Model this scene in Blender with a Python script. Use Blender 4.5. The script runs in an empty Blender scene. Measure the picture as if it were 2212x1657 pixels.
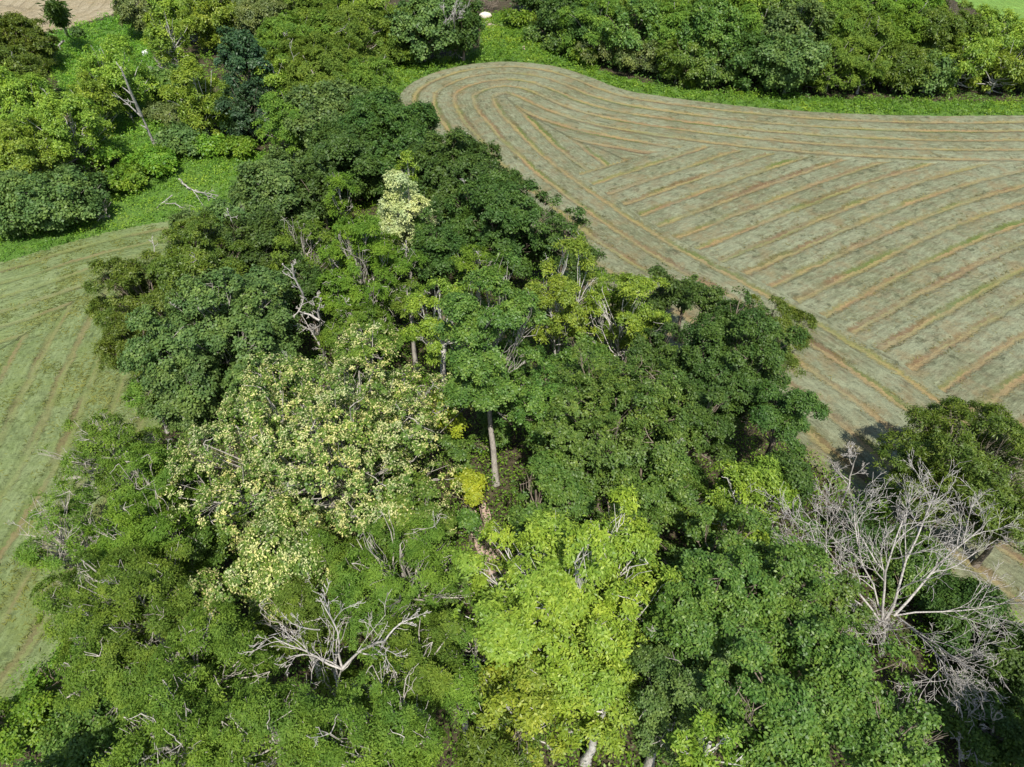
import bpy, math, time
import numpy as np
from mathutils import Vector
T0 = time.time()
C = bpy.context.scene
COL = C.collection
# ------------------------------------------------------------------ camera
PITCH = math.radians(43.0); CAMH = 50.0
cam_d = bpy.data.cameras.new('camera'); cam_d.sensor_width = 36; cam_d.lens = 24.0
cam_d.clip_start = 0.5; cam_d.clip_end = 3000
cam = bpy.data.objects.new('camera', cam_d); COL.objects.link(cam)
cam.location = (0, 0, CAMH); cam.rotation_euler = (math.pi/2 - PITCH, 0, 0)
C.camera = cam
# ------------------------------------------------------------------ light
SUN_EL = math.radians(58); SUN_AZ = math.radians(174)      # azimuth from +Y, towards +X
sd = Vector((math.sin(SUN_AZ)*math.cos(SUN_EL), math.cos(SUN_AZ)*math.cos(SUN_EL), math.sin(SUN_EL)))
sun_d = bpy.data.lights.new('sun', 'SUN'); sun_d.energy = 4.8; sun_d.angle = math.radians(0.5)
sun_d.color = (1.0, 0.955, 0.88)
sun = bpy.data.objects.new('sun', sun_d); COL.objects.link(sun)
sun.rotation_euler = sd.to_track_quat('Z', 'Y').to_euler()
W = bpy.data.worlds.new('World'); C.world = W; W.use_nodes = True
nt = W.node_tree; nt.nodes.clear()
sky = nt.nodes.new('ShaderNodeTexSky'); sky.sky_type = 'NISHITA'; sky.sun_disc = False
sky.sun_elevation = SUN_EL; sky.sun_rotation = SUN_AZ; sky.air_density = 1.0; sky.dust_density = 1.0
bg = nt.nodes.new('ShaderNodeBackground'); bg.inputs[1].default_value = 0.11
wo = nt.nodes.new('ShaderNodeOutputWorld')
nt.links.new(sky.outputs[0], bg.inputs[0]); nt.links.new(bg.outputs[0], wo.inputs[0])
C.view_settings.view_transform = 'Standard'; C.view_settings.look = 'None'
C.view_settings.exposure = 0.45; C.view_settings.gamma = 1.0
C.cycles.max_bounces = 6; C.cycles.diffuse_bounces = 3; C.cycles.glossy_bounces = 2
C.cycles.transmission_bounces = 3; C.cycles.transparent_max_bounces = 4
# ------------------------------------------------------------------ helpers
FPX = 1474.0
def at(x, y, h=0.0):
    """picture position (2211 wide) -> world point at height h, and its depth"""
    dx = (x-1105.5)/FPX; dy = (828.5-y)/FPX
    d = np.array([dx, math.cos(PITCH)+dy*math.sin(PITCH), -math.sin(PITCH)+dy*math.cos(PITCH)])
    t = (CAMH-h)/-d[2]
    return np.array([0, 0, CAMH]) + t*d, t
def depth_of(p):
    return p[1]*math.cos(PITCH) + (CAMH-p[2])*math.sin(PITCH)
def mesh_np(name, verts, faces, mat, attr=None, smooth=False, mat2=None, n2=0):
    """faces: (n,k) int array; attr: dict name -> ('FACE'|'POINT', values)"""
    me = bpy.data.meshes.new(name)
    verts = np.ascontiguousarray(verts, dtype=np.float32); faces = np.ascontiguousarray(faces, dtype=np.int32)
    n, k = faces.shape
    me.vertices.add(len(verts)); me.vertices.foreach_set('co', verts.ravel())
    me.loops.add(n*k); me.loops.foreach_set('vertex_index', faces.ravel())
    me.polygons.add(n); me.polygons.foreach_set('loop_start', np.arange(0, n*k, k, dtype=np.int32))
    if smooth: me.polygons.foreach_set('use_smooth', np.ones(n, dtype=bool))
    if attr:
        for an, (dom, val) in attr.items():
            a = me.attributes.new(an, 'FLOAT', dom); a.data.foreach_set('value', np.ascontiguousarray(val, dtype=np.float32))
    me.update(calc_edges=True)
    me.materials.append(mat)
    if mat2 is not None and n2:     # the last n2 faces wear the second material
        me.materials.append(mat2); mi = np.zeros(n, dtype=np.int32); mi[-n2:] = 1; me.polygons.foreach_set('material_index', mi)
    return me
def put(name, me, parent=None, loc=None):
    o = bpy.data.objects.new(name, me); COL.objects.link(o)
    if parent is not None: o.parent = parent
    if loc is not None: o.location = loc
    return o
def root(name, label, cat, loc, group=None, rz=0.0):
    o = bpy.data.objects.new(name, None); COL.objects.link(o); o.empty_display_size = 0.5
    o.location = [float(v) for v in loc]; o.rotation_euler = (0, 0, rz)
    o['label'] = label; o['category'] = cat
    if group: o['group'] = group
    return o
def unit(v): return v/np.maximum(np.linalg.norm(v, axis=-1, keepdims=True), 1e-9)
def seg_dist(q, P):
    """q (n,2) to polyline P (m,2): distance, arclength, signed side of the nearest segment"""
    best = np.full(len(q), 1e9); arc = np.zeros(len(q)); side = np.zeros(len(q)); s0 = 0.0
    for a, b in zip(P[:-1], P[1:]):
        e = b-a; L = math.hypot(*e); t = np.clip(((q-a)@e)/(L*L), 0, 1)
        r = q-a-t[:, None]*e; d = np.hypot(r[:, 0], r[:, 1]); m = d < best
        sg = np.sign(e[0]*r[:, 1]-e[1]*r[:, 0])
        best = np.where(m, d, best); arc = np.where(m, s0+t*L, arc); side = np.where(m, sg, side); s0 += L
    return best, arc, side
def smooth_line(px, n=2):
    P = np.array([at(*p)[0][:2] for p in px])
    for _ in range(n):
        Q = [P[0]]
        for a, b in zip(P[:-1], P[1:]): Q += [a*.75+b*.25, a*.25+b*.75]
        Q.append(P[-1]); P = np.array(Q)
    return P
def inside(q, poly):
    r = np.zeros(len(q), bool); j = len(poly)-1
    for i in range(len(poly)):
        xi, yi = poly[i]; xj, yj = poly[j]
        c = ((yi > q[:, 1]) != (yj > q[:, 1])) & (q[:, 0] < (xj-xi)*(q[:, 1]-yi)/((yj-yi) if yj != yi else 1e-9)+xi)
        r ^= c; j = i
    return r
def vnoise(q, scale, seed):
    """smooth value noise on the plane, 0..1"""
    rg = np.random.default_rng(seed); g = rg.random((256, 256))
    p = q/scale; i = np.floor(p).astype(int); f = p-i; f = f*f*(3-2*f)
    a = g[i[:, 0] % 256, i[:, 1] % 256]; b = g[(i[:, 0]+1) % 256, i[:, 1] % 256]
    c = g[i[:, 0] % 256, (i[:, 1]+1) % 256]; d = g[(i[:, 0]+1) % 256, (i[:, 1]+1) % 256]
    return (a*(1-f[:, 0])+b*f[:, 0])*(1-f[:, 1])+(c*(1-f[:, 0])+d*f[:, 0])*f[:, 1]
# ------------------------------------------------------------------ node helpers
class NT:
    def __init__(s, name):
        s.m = bpy.data.materials.new(name); s.m.use_nodes = True; s.t = s.m.node_tree; s.t.nodes.clear()
        s.out = s.t.nodes.new('ShaderNodeOutputMaterial')
    def n(s, typ, **kw):
        nd = s.t.nodes.new(typ)
        for k, v in kw.items(): setattr(nd, k, v)
        return nd
    def set(s, sock, v):
        if isinstance(v, bpy.types.NodeSocket): s.t.links.new(v, sock)
        else: sock.default_value = v
    def math(s, op, a, b=0.0, c=0.0):
        nd = s.n('ShaderNodeMath', operation=op); s.set(nd.inputs[0], a); s.set(nd.inputs[1], b); s.set(nd.inputs[2], c); return nd.outputs[0]
    def mr(s, v, a, b, c=0.0, d=1.0):
        nd = s.n('ShaderNodeMapRange', interpolation_type='SMOOTHSTEP')
        for i, x in enumerate((v, a, b, c, d)): s.set(nd.inputs[i], x)
        return nd.outputs[0]
    def mix(s, f, a, b):
        nd = s.n('ShaderNodeMix', data_type='RGBA'); s.set(nd.inputs[0], f)
        s.set(nd.inputs[6], a if isinstance(a, bpy.types.NodeSocket) else (*a, 1)); s.set(nd.inputs[7], b if isinstance(b, bpy.types.NodeSocket) else (*b, 1))
        return nd.outputs[2]
    def noise(s, vec, scale, detail=3.0, rough=0.55):
        nd = s.n('ShaderNodeTexNoise'); s.set(nd.inputs['Vector'], vec); nd.inputs['Scale'].default_value = scale
        nd.inputs['Detail'].default_value = detail; nd.inputs['Roughness'].default_value = rough; return nd.outputs[0]
    def attr(s, name): return s.n('ShaderNodeAttribute', attribute_name=name).outputs['Fac']
    def pos(s): return s.n('ShaderNodeNewGeometry').outputs['Position']
    def xyz(s, x, y, z=0.0):
        nd = s.n('ShaderNodeCombineXYZ'); s.set(nd.inputs[0], x); s.set(nd.inputs[1], y); s.set(nd.inputs[2], z); return nd.outputs[0]
    def bump(s, h, dist, strength=1.0):
        nd = s.n('ShaderNodeBump'); s.set(nd.inputs['Height'], h); nd.inputs['Distance'].default_value = dist; nd.inputs['Strength'].default_value = strength
        return nd.outputs[0]
    def finish(s, col, rough=0.85, normal=None, spec=0.2):
        b = s.n('ShaderNodeBsdfPrincipled'); s.set(b.inputs['Base Color'], col); s.set(b.inputs['Roughness'], rough)
        b.inputs['Specular IOR Level'].default_value = spec
        if normal is not None: s.set(b.inputs['Normal'], normal)
        s.t.links.new(b.outputs[0], s.out.inputs[0]); return s.m
LB = 1.5
def leaf_mat(name, cols, gloss=0.45, trans=0.42, spec=0.35, wr=1.13, wb=.74):
    """cols: darkest, middle, lightest leaf colour; per-leaf 'tint' picks between them"""
    s = NT(name); t = s.attr('tint')
    cols = [(min(.8, c[0]*LB*wr), min(.8, c[1]*LB), c[2]*LB*wb) for c in cols]
    rp = s.n('ShaderNodeValToRGB'); e = rp.color_ramp.elements
    e[0].position = 0.0; e[0].color = (*cols[0], 1); e[1].position = 1.0; e[1].color = (*cols[2], 1)
    m = e.new(0.5); m.color = (*cols[1], 1)
    s.set(rp.inputs[0], t); c = rp.outputs[0]
    dn = s.noise(s.n('ShaderNodeTexCoord').outputs['Object'], 0.42, 3, .6); yl = s.n('ShaderNodeMix', data_type='RGBA', blend_type='MULTIPLY'); yl.inputs[0].default_value = 1.0
    s.set(yl.inputs[6], c); s.set(yl.inputs[7], s.mix(s.mr(dn, .34, .68), (.84, .89, .97), (1.17, 1.07, .88))); c = yl.outputs[2]
    oi = s.n('ShaderNodeObjectInfo'); hv = s.n('ShaderNodeHueSaturation')
    s.set(hv.inputs['Hue'], s.math('ADD', s.math('MULTIPLY', oi.outputs['Random'], 0.022), 0.489))
    s.set(hv.inputs['Value'], s.math('ADD', s.math('MULTIPLY', oi.outputs['Random'], 0.22), 0.89)); s.set(hv.inputs['Color'], c); c = hv.outputs[0]
    b = s.n('ShaderNodeBsdfPrincipled'); s.set(b.inputs['Base Color'], c); b.inputs['Roughness'].default_value = gloss
    b.inputs['Specular IOR Level'].default_value = spec
    tr = s.n('ShaderNodeBsdfTranslucent'); tc = s.mix(0.5, c, (0.30, 0.36, 0.03)); 
    mu = s.n('ShaderNodeMix', data_type='RGBA', blend_type='MIX'); s.set(mu.inputs[0], 0.35); s.set(mu.inputs[6], c); s.set(mu.inputs[7], tc)
    s.set(tr.inputs[0], mu.outputs[2])
    mx = s.n('ShaderNodeMixShader'); mx.inputs[0].default_value = trans
    s.t.links.new(b.outputs[0], mx.inputs[1]); s.t.links.new(tr.outputs[0], mx.inputs[2]); s.t.links.new(mx.outputs[0], s.out.inputs[0])
    return s.m
def bark_mat(name, a, b, scale=3.0):
    s = NT(name); p = s.n('ShaderNodeTexCoord').outputs['Object']
    mp = s.n('ShaderNodeMapping'); mp.inputs['Scale'].default_value = (1, 1, 0.3); s.set(mp.inputs[0], p)
    n = s.noise(mp.outputs[0], scale*3, 5, 0.65); n2 = s.noise(p, 0.8, 2)
    c = s.mix(s.mr(n, 0.3, 0.7), a, b); c = s.mix(s.mr(n2, 0.5, 0.7, 0, 0.5), c, tuple(x*0.55 for x in a))
    return s.finish(c, 0.9, s.bump(n, 0.03))
# ------------------------------------------------------------------ materials
LEAF = {
 'basswood': leaf_mat('basswood_leaf', [(0.045, 0.105, 0.022), (0.085, 0.165, 0.036), (0.15, 0.245, 0.06)]),
 'oak': leaf_mat('oak_leaf', [(0.024, 0.058, 0.014), (0.040, 0.088, 0.022), (0.068, 0.128, 0.036)], gloss=0.5, trans=0.34, spec=0.3),
 'pear': leaf_mat('pear_leaf', [(0.036, 0.078, 0.026), (0.066, 0.125, 0.042), (0.12, 0.195, 0.072)], gloss=0.5, trans=0.34, spec=0.3),
 'maple': leaf_mat('maple_leaf', [(0.032, 0.084, 0.021), (0.068, 0.145, 0.034), (0.13, 0.22, 0.060)], trans=0.38),
 'walnut': leaf_mat('walnut_leaf', [(0.040, 0.080, 0.014), (0.068, 0.120, 0.020), (0.13, 0.19, 0.045)], trans=0.38),
 'locust': leaf_mat('locust_leaf', [(0.050, 0.110, 0.020), (0.090, 0.175, 0.032), (0.155, 0.255, 0.055)], trans=0.45, spec=0.2, gloss=0.6),
 'locustbright': leaf_mat('bright_locust_leaf', [(0.052, 0.13, 0.018), (0.088, 0.19, 0.027), (0.15, 0.27, 0.05)], trans=0.45, spec=0.2, gloss=0.6),
 'ash': leaf_mat('ash_leaf', [(0.085, 0.16, 0.022), (0.155, 0.255, 0.040), (0.26, 0.36, 0.075)], trans=0.42),
 'ashgreen': leaf_mat('green_ash_leaf', [(0.070, 0.145, 0.021), (0.135, 0.235, 0.037), (0.24, 0.35, 0.068)], trans=0.42),
 'pale': leaf_mat('pale_leaf', [(0.18, 0.26, 0.09), (0.28, 0.36, 0.16), (0.38, 0.45, 0.24)], trans=0.35, wb=1),
 'spruce': leaf_mat('dark_blue_leaf', [(0.014, 0.040, 0.020), (0.024, 0.060, 0.030), (0.040, 0.085, 0.045)], trans=0.2),
 'sage': leaf_mat('grey_olive_leaf', [(0.055, 0.095, 0.032), (0.090, 0.135, 0.050), (0.14, 0.19, 0.08)], trans=0.35),
 'shrub': leaf_mat('shrub_leaf', [(0.050, 0.13, 0.015), (0.095, 0.20, 0.024), (0.18, 0.29, 0.045)], trans=0.42),
 'blossom': leaf_mat('blossom_bract', [(0.22, 0.27, 0.11), (0.33, 0.38, 0.17), (0.44, 0.48, 0.25)], trans=0.3, spec=0.1, wb=1),
 'yellowing': leaf_mat('yellowing_leaf', [(0.13, 0.23, 0.02), (0.22, 0.32, 0.035), (0.32, 0.40, 0.06)], trans=0.45),
 'rust': leaf_mat('withered_leaf', [(0.16, 0.07, 0.03), (0.26, 0.12, 0.05), (0.34, 0.20, 0.09)], trans=0.2),
 'weed': leaf_mat('weed_leaf', [(0.042, 0.13, 0.024), (0.095, 0.225, 0.030), (0.21, 0.34, 0.05)], trans=0.42),
}
BARK = {'brown': bark_mat('brown_bark', (0.13, 0.10, 0.075), (0.30, 0.25, 0.19)),
        'grey': bark_mat('grey_bark', (0.26, 0.235, 0.20), (0.50, 0.46, 0.40)),
        'white': bark_mat('pale_bark', (0.42, 0.39, 0.34), (0.68, 0.65, 0.60)),
        'dead': bark_mat('bleached_bark', (0.24, 0.22, 0.195), (0.56, 0.525, 0.48))}
# ------------------------------------------------------------------ ground and fields
SW = 3.8
FIELD_EDGE = [(2900, 254), (2300, 252), (2211, 250), (2050, 252), (1900, 250), (1700, 240), (1550, 225), (1430, 210), (1340, 195), (1270, 165), (1200, 143), (1110, 133), (1030, 137), (960, 150), (900, 172), (862, 200), (858, 240), (890, 300), (960, 400), (1090, 520), (1240, 640), (1400, 740), (1560, 850), (1700, 960), (1800, 1060), (1950, 1190), (2100, 1300), (2300, 1450), (2600, 1680)]
EDGE_R = smooth_line(FIELD_EDGE)
LEFT_EDGE = [(-700, 700), (-300, 640), (0, 570), (150, 522), (300, 486), (420, 470), (500, 472), (500, 520), (440, 620), (395, 760), (350, 950), (265, 1130), (190, 1280), (130, 1400), (70, 1490), (-40, 1600), (-200, 1750)]
EDGE_L = smooth_line(LEFT_EDGE)
def grid_mesh(name, x0, x1, y0, y1, step, fn, mat, jit=0.0, seed=0):
    """a sheet cut out of a square grid: fn(q) -> (keep, z, attributes)"""
    nx = int((x1-x0)/step)+1; ny = int((y1-y0)/step)+1
    X, Y = np.meshgrid(x0+np.arange(nx)*step, y0+np.arange(ny)*step)
    q = np.stack([X.ravel(), Y.ravel()], 1); rg = np.random.default_rng(seed)
    q = q + rg.uniform(-jit, jit, q.shape)*step
    keep, z, at_ = fn(q)[:3]; B = None
    if 'B' in at_: B = at_.pop('B')
    idx = np.arange(nx*ny).reshape(ny, nx)
    F = np.stack([idx[:-1, :-1], idx[:-1, 1:], idx[1:, 1:], idx[1:, :-1]], -1).reshape(-1, 4)
    F = F[keep[F].all(1)]
    if B is not None:       # faces of the second land take their own copy of the vertices
        isB, atB = B; fb = isB[F].mean(1) > 0.5; F = np.where(fb[:, None], F+nx*ny, F)
        q = np.vstack([q, q]); z = np.concatenate([z, z]); at_ = {k: np.concatenate([v, atB[k]]) for k, v in at_.items()}
    used = np.unique(F); remap = np.zeros(len(q), int); remap[used] = np.arange(len(used))
    V = np.column_stack([q, z])[used]
    me = mesh_np(name, V, remap[F], mat, {k: ('POINT', v[used]) for k, v in at_.items()}, smooth=True)
    o = put(name, me); o['kind'] = 'structure'; return o
def hay_mat(name, swa, swb, swc, gaps, contrast=1.0):
    s = NT(name); v = s.attr('across'); u = s.attr('along'); p = s.pos()
    wob = s.math('MULTIPLY', s.math('SUBTRACT', s.noise(p, 0.25, 3), 0.5), 0.30)
    wob2 = s.math('MULTIPLY', s.math('SUBTRACT', s.noise(p, 1.7, 4, .75), 0.5), 0.42)
    vv = s.math('ADD', s.math('ADD', v, wob), wob2)
    g = s.math('ABSOLUTE', s.math('SUBTRACT', s.math('FRACT', s.math('ADD', vv, 0.5)), 0.5))   # 0 on the strip of stubble between swaths
    sd_ = s.math('SUBTRACT', s.math('FRACT', s.math('ADD', vv, 0.5)), 0.5)
    row = s.math('FLOOR', s.math('ADD', v, 0.5))
    rowv = s.xyz(s.math('MULTIPLY', u, 0.045), s.math('MULTIPLY', row, 7.3), 0.0)
    rn = s.noise(rowv, 1.0, 3)
    width = s.math('ADD', s.math('MULTIPLY', rn, 0.30), 0.0)
    gap = s.mr(g, s.math('SUBTRACT', width, 0.09), s.math('ADD', width, 0.07), 1.0, 0.0)
    strand = s.noise(s.xyz(s.math('MULTIPLY', u, 0.7), s.math('MULTIPLY', v, 9.0), 0.0), 1.0, 5, 0.7)
    st2 = s.noise(p, 2.6, 5, 0.75); st3 = s.noise(p, 0.09, 3); st4 = s.noise(p, 0.55, 4)
    c = s.mix(s.mr(st3, 0.35, 0.65), swa, swb)
    c = s.mix(s.mr(st4, 0.42, 0.75, 0, 0.75), c, swc)
    c = s.mix(s.mr(strand, 0.42, 0.72, 0.0, 0.55), c, tuple(min(1, x*1.55) for x in swb))
    c = s.mix(s.mr(strand, 0.48, 0.25, 0.0, 0.6), c, tuple(x*0.45 for x in swc))
    c = s.mix(s.mr(st2, 0.5, 0.3, 0.0, 0.4), c, tuple(x*0.4 for x in swa))
    clump = s.noise(s.xyz(s.math('MULTIPLY', u, 0.75), s.math('MULTIPLY', v, 3.2), 1.7), 1.0, 5, .72); patchy = s.noise(p, .16, 2)
    c = s.mix(s.math('MULTIPLY', s.mr(clump, .53, .66), s.mr(patchy, .35, .6, .25, .85)), c, tuple(x*0.52 for x in swa))
    c = s.mix(s.math('MULTIPLY', s.mr(clump, .44, .34), s.mr(patchy, .35, .6, .2, .6)), c, tuple(x*1.3 for x in swb))
    c = s.mix(s.mr(s.noise(p, .22, 5, .7), .5, .66, 0.0, .55), c, (swc[0]*1.25, swc[1]*1.15, swc[2]*1.0))
    gn = s.noise(s.xyz(s.math('MULTIPLY', u, 0.06), s.math('MULTIPLY', v, 2.3), 3.0), 1.0, 4, 0.6)
    rp = s.n('ShaderNodeValToRGB'); s.set(rp.inputs[0], gn); e = rp.color_ramp.elements
    e[0].position = 0.30; e[0].color = (*gaps[0], 1); e[1].position = 0.72; e[1].color = (*gaps[3], 1)
    m = e.new(0.43); m.color = (*gaps[1], 1); m = e.new(0.56); m.color = (*gaps[2], 1)
    gc = s.mix(s.mr(st2, 0.3, 0.7, 0.0, 0.6), rp.outputs[0], tuple(x*0.6 for x in gaps[1]))
    # one side of each strip is bare and reddish or grassy, the other straw coloured
    rn2 = s.noise(s.xyz(s.math('MULTIPLY', u, 0.05), s.math('MULTIPLY', row, 3.1), 9.0), 1.0, 2)
    dk = s.mix(s.mr(rn2, 0.44, 0.56), tuple(x*0.62 for x in gaps[0]), tuple(x*0.72 for x in gaps[3]))
    gc = s.mix(s.math('MULTIPLY', s.mr(sd_, -0.01, 0.05), s.mr(rn, .35, .6, .25, .95)), gc, dk)
    amt = s.math('MULTIPLY', s.mr(s.noise(p, 0.13, 3), .32, .6, .45, 1.0), s.mr(rn2, .3, .62, .6, 1.0))
    c = s.mix(s.math('MULTIPLY', gap, s.math('MULTIPLY', amt, contrast)), c, gc)
    pale = s.mr(s.noise(s.xyz(s.math('MULTIPLY', u, .25), s.math('MULTIPLY', v, 1.3), 5.0), 1.0, 4, .65), .62, .74, 0.0, .45)
    c = s.mix(s.math('MULTIPLY', pale, s.math('SUBTRACT', 1.0, gap)), c, tuple(x*1.45 for x in swb))
    h = s.math('ADD', s.math('MULTIPLY', s.math('SUBTRACT', 1.0, gap), 0.6), s.math('ADD', s.math('MULTIPLY', strand, 0.9), s.math('MULTIPLY', st2, 0.8)))
    h = s.math('ADD', h, s.math('MULTIPLY', st4, 0.9)); h = s.math('ADD', h, s.math('MULTIPLY', clump, -1.3))
    return s.finish(c, 0.9, s.bump(h, 0.16), 0.1)
HAY_R = hay_mat('cut_hay', (0.135, 0.145, 0.080), (0.195, 0.210, 0.130), (0.160, 0.137, 0.080),
                [(0.22, 0.115, 0.06), (0.31, 0.225, 0.105), (0.28, 0.25, 0.095), (0.13, 0.175, 0.045)], 1.0)
HAY_L = hay_mat('cut_green_hay', (0.125, 0.165, 0.062), (0.170, 0.21, 0.092), (0.125, 0.17, 0.055),
                [(0.23, 0.14, 0.075), (0.22, 0.175, 0.08), (0.20, 0.24, 0.07), (0.15, 0.20, 0.055)], 0.75)
HAY_T = hay_mat('dry_stubble', (0.28, 0.23, 0.14), (0.32, 0.275, 0.18), (0.22, 0.185, 0.11),
                [(0.26, 0.19, 0.11), (0.32, 0.26, 0.16), (0.28, 0.25, 0.14), (0.20, 0.17, 0.09)], 0.6)
HAY_G = hay_mat('green_pasture', (0.12, 0.22, 0.045), (0.17, 0.29, 0.06), (0.14, 0.23, 0.05),
                [(0.18, 0.26, 0.06), (0.20, 0.30, 0.07), (0.16, 0.27, 0.05), (0.12, 0.20, 0.04)], 0.5)
LAND_REF = smooth_line([(1150, 830), (1400, 715), (1590, 635), (1736, 567), (1914, 486), (2037, 438), (2211, 387), (2500, 330), (2900, 290)])
LAND_TOP = smooth_line([(900, 480), (1220, 384), (1330, 352), (1480, 316), (1600, 312), (2900, 318)], 1)
def relief(q, v, u, amp):
    f = np.abs((v+0.5) % 1-0.5); hump = np.clip((f-0.10)/0.16, 0, 1)
    return amp*hump*(0.6+0.8*vnoise(np.column_stack([u*0.6, v*6]), 1.0, 5)) + 0.05*vnoise(q, 0.55, 9)+0.04*vnoise(q, 1.3, 10)
def f_right(q):
    d, u, sd_ = seg_dist(q, EDGE_R); ins = sd_ > 0
    d2, u2, s2 = seg_dist(q, LAND_REF); _, _, s3 = seg_dist(q, LAND_TOP)
    v = (d-3.2)/SW
    isB = (d > 20.0) & (s3 < 0)
    vB = d2*s2/SW; uu = np.where(isB, u2+300, u); vv = np.where(isB, vB+40.35, v)
    keep = ins & (d > -1)
    z = 0.006+relief(q, vv, uu, 0.16)
    return keep, z, {'across': v, 'along': u, 'B': (isB.astype(float), {'across': vB+40.35, 'along': u2+300})}
def f_left(q):
    d, u, sd_ = seg_dist(q, EDGE_L); ins = sd_ < 0
    v = (d-2.4)/3.3
    return ins, 0.006+relief(q, v, u, 0.07), {'across': v, 'along': u}
# orientation of the two edges decides the sign; test with known inside points
_t = np.array([at(1600, 450)[0][:2], at(100, 800)[0][:2]])
if seg_dist(_t[:1], EDGE_R)[2][0] < 0: EDGE_R = EDGE_R[::-1]
if seg_dist(_t[1:], EDGE_L)[2][0] > 0: EDGE_L = EDGE_L[::-1]
_t2 = np.array([at(1900, 600)[0][:2]])
if seg_dist(_t2, LAND_TOP)[2][0] > 0: LAND_TOP = LAND_TOP[::-1]
grid_mesh('hay_field', -26, 190, 16, 158, 0.34, f_right, HAY_R, 0.2, 1)
grid_mesh('hay_field', -150, -12, 8, 96, 0.36, f_left, HAY_L, 0.2, 2)
TOPL = smooth_line([(-900, 190), (-300, 120), (60, 78), (150, 63), (265, 27), (290, -10), (320, -60)], 1)
def f_top(q):
    d, u, s_ = seg_dist(q, TOPL); m = s_*_sgT > 0
    return m, 0.006+0.05*vnoise(q, 1.0, 3), {'across': d/3.0, 'along': u}
_sgT = seg_dist(np.array([at(80, 20)[0][:2]]), TOPL)[2][0]
grid_mesh('stubble_field', -330, -95, 140, 330, 1.1, f_top, HAY_T, 0.2, 3)
TOPR = smooth_line([(1990, -40), (2040, -5), (2100, 22), (2211, 62), (2500, 110)], 1)
def f_topr(q):
    d, u, s_ = seg_dist(q, TOPR); m = s_*_sgR > 0
    return m, 0.006+0.05*vnoise(q, 1.0, 3), {'across': d/3.4, 'along': u}
_sgR = seg_dist(np.array([at(2190, 10)[0][:2]]), TOPR)[2][0]
grid_mesh('pasture', 100, 330, 150, 340, 1.2, f_topr, HAY_G, 0.2, 4)
# the ground under everything: leaf litter in the woods, green sward in the open strips
MEADOWS = [[(-100, 610), (0, 574), (150, 526), (300, 490), (440, 474), (510, 470), (560, 400), (575, 330), (430, 318), (330, 350), (250, 370), (180, 440), (100, 460), (-100, 500)],
           [(80, 76), (150, 66), (265, 30), (300, 40), (330, 130), (420, 200), (470, 330), (330, 350), (200, 330), (140, 220), (100, 120)],
           [(1040, 28), (1110, 30), (1185, 110), (1260, 135), (1330, 165), (1430, 185), (1550, 200), (1700, 208), (1900, 216), (2300, 222), (2300, 254), (2211, 252), (2050, 254), (1900, 252), (1700, 242), (1550, 227), (1430, 212), (1340, 197), (1270, 168), (1200, 146), (1110, 136), (1030, 140), (960, 153), (900, 175), (862, 210), (800, 170), (850, 130), (960, 128), (1035, 110), (1040, 70)],
           [(2211, 1270), (2211, 1657), (2300, 1500), (2300, 1300)],
           [(60, 1490), (130, 1400), (190, 1280), (265, 1130), (300, 1160), (230, 1300), (160, 1430), (120, 1560), (0, 1657), (-60, 1600)]]
MEAD = [np.array([at(*p)[0][:2] for p in m]) for m in MEADOWS]
def f_ground(q):
    g = np.zeros(len(q))
    for m in MEAD: g = np.maximum(g, inside(q, m).astype(float))
    return np.ones(len(q), bool), -0.01*np.ones(len(q)), {'green': g}
def ground_mat():
    s = NT('woodland_floor'); p = s.pos(); g = s.attr('green')
    n = s.noise(p, 1.4, 5, 0.7); n2 = s.noise(p, 0.3, 3); n3 = s.noise(p, 6.0, 4, 0.7)
    lit = s.mix(s.mr(n, 0.35, 0.65), (0.036, 0.030, 0.018), (0.095, 0.078, 0.048)); lit = s.mix(s.mr(n2, 0.55, 0.72, 0, 0.7), lit, (0.05, 0.09, 0.02))
    gr = s.mix(s.mr(n3, 0.3, 0.7), (0.05, 0.12, 0.018), (0.12, 0.21, 0.04)); gr = s.mix(s.mr(n2, 0.45, 0.7, 0, 0.6), gr, (0.14, 0.21, 0.05))
    c = s.mix(s.mr(s.math('ADD', g, s.math('MULTIPLY', s.math('SUBTRACT', n, 0.5), 0.6)), 0.35, 0.65), lit, gr)
    return s.finish(c, 0.95, s.bump(s.math('ADD', n, n3), 0.12), 0.1)
GM = ground_mat()
grid_mesh('ground', -170, 170, -10, 240, 1.0, f_ground, GM, 0.0, 5)
# the same ground running on to the horizon, butted round the detailed part
V = [(-170, -10), (170, -10), (170, 240), (-170, 240), (-2500, -600), (2500, -600), (2500, 2600), (-2500, 2600)]
me = mesh_np('ground', [(x, y, -0.01) for x, y in V], [(4, 5, 1, 0), (5, 6, 2, 1), (6, 7, 3, 2), (7, 4, 0, 3)], GM, {'green': ('POINT', np.ones(8)*0.6)})
o = put('ground', me); o['kind'] = 'structure'
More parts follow.
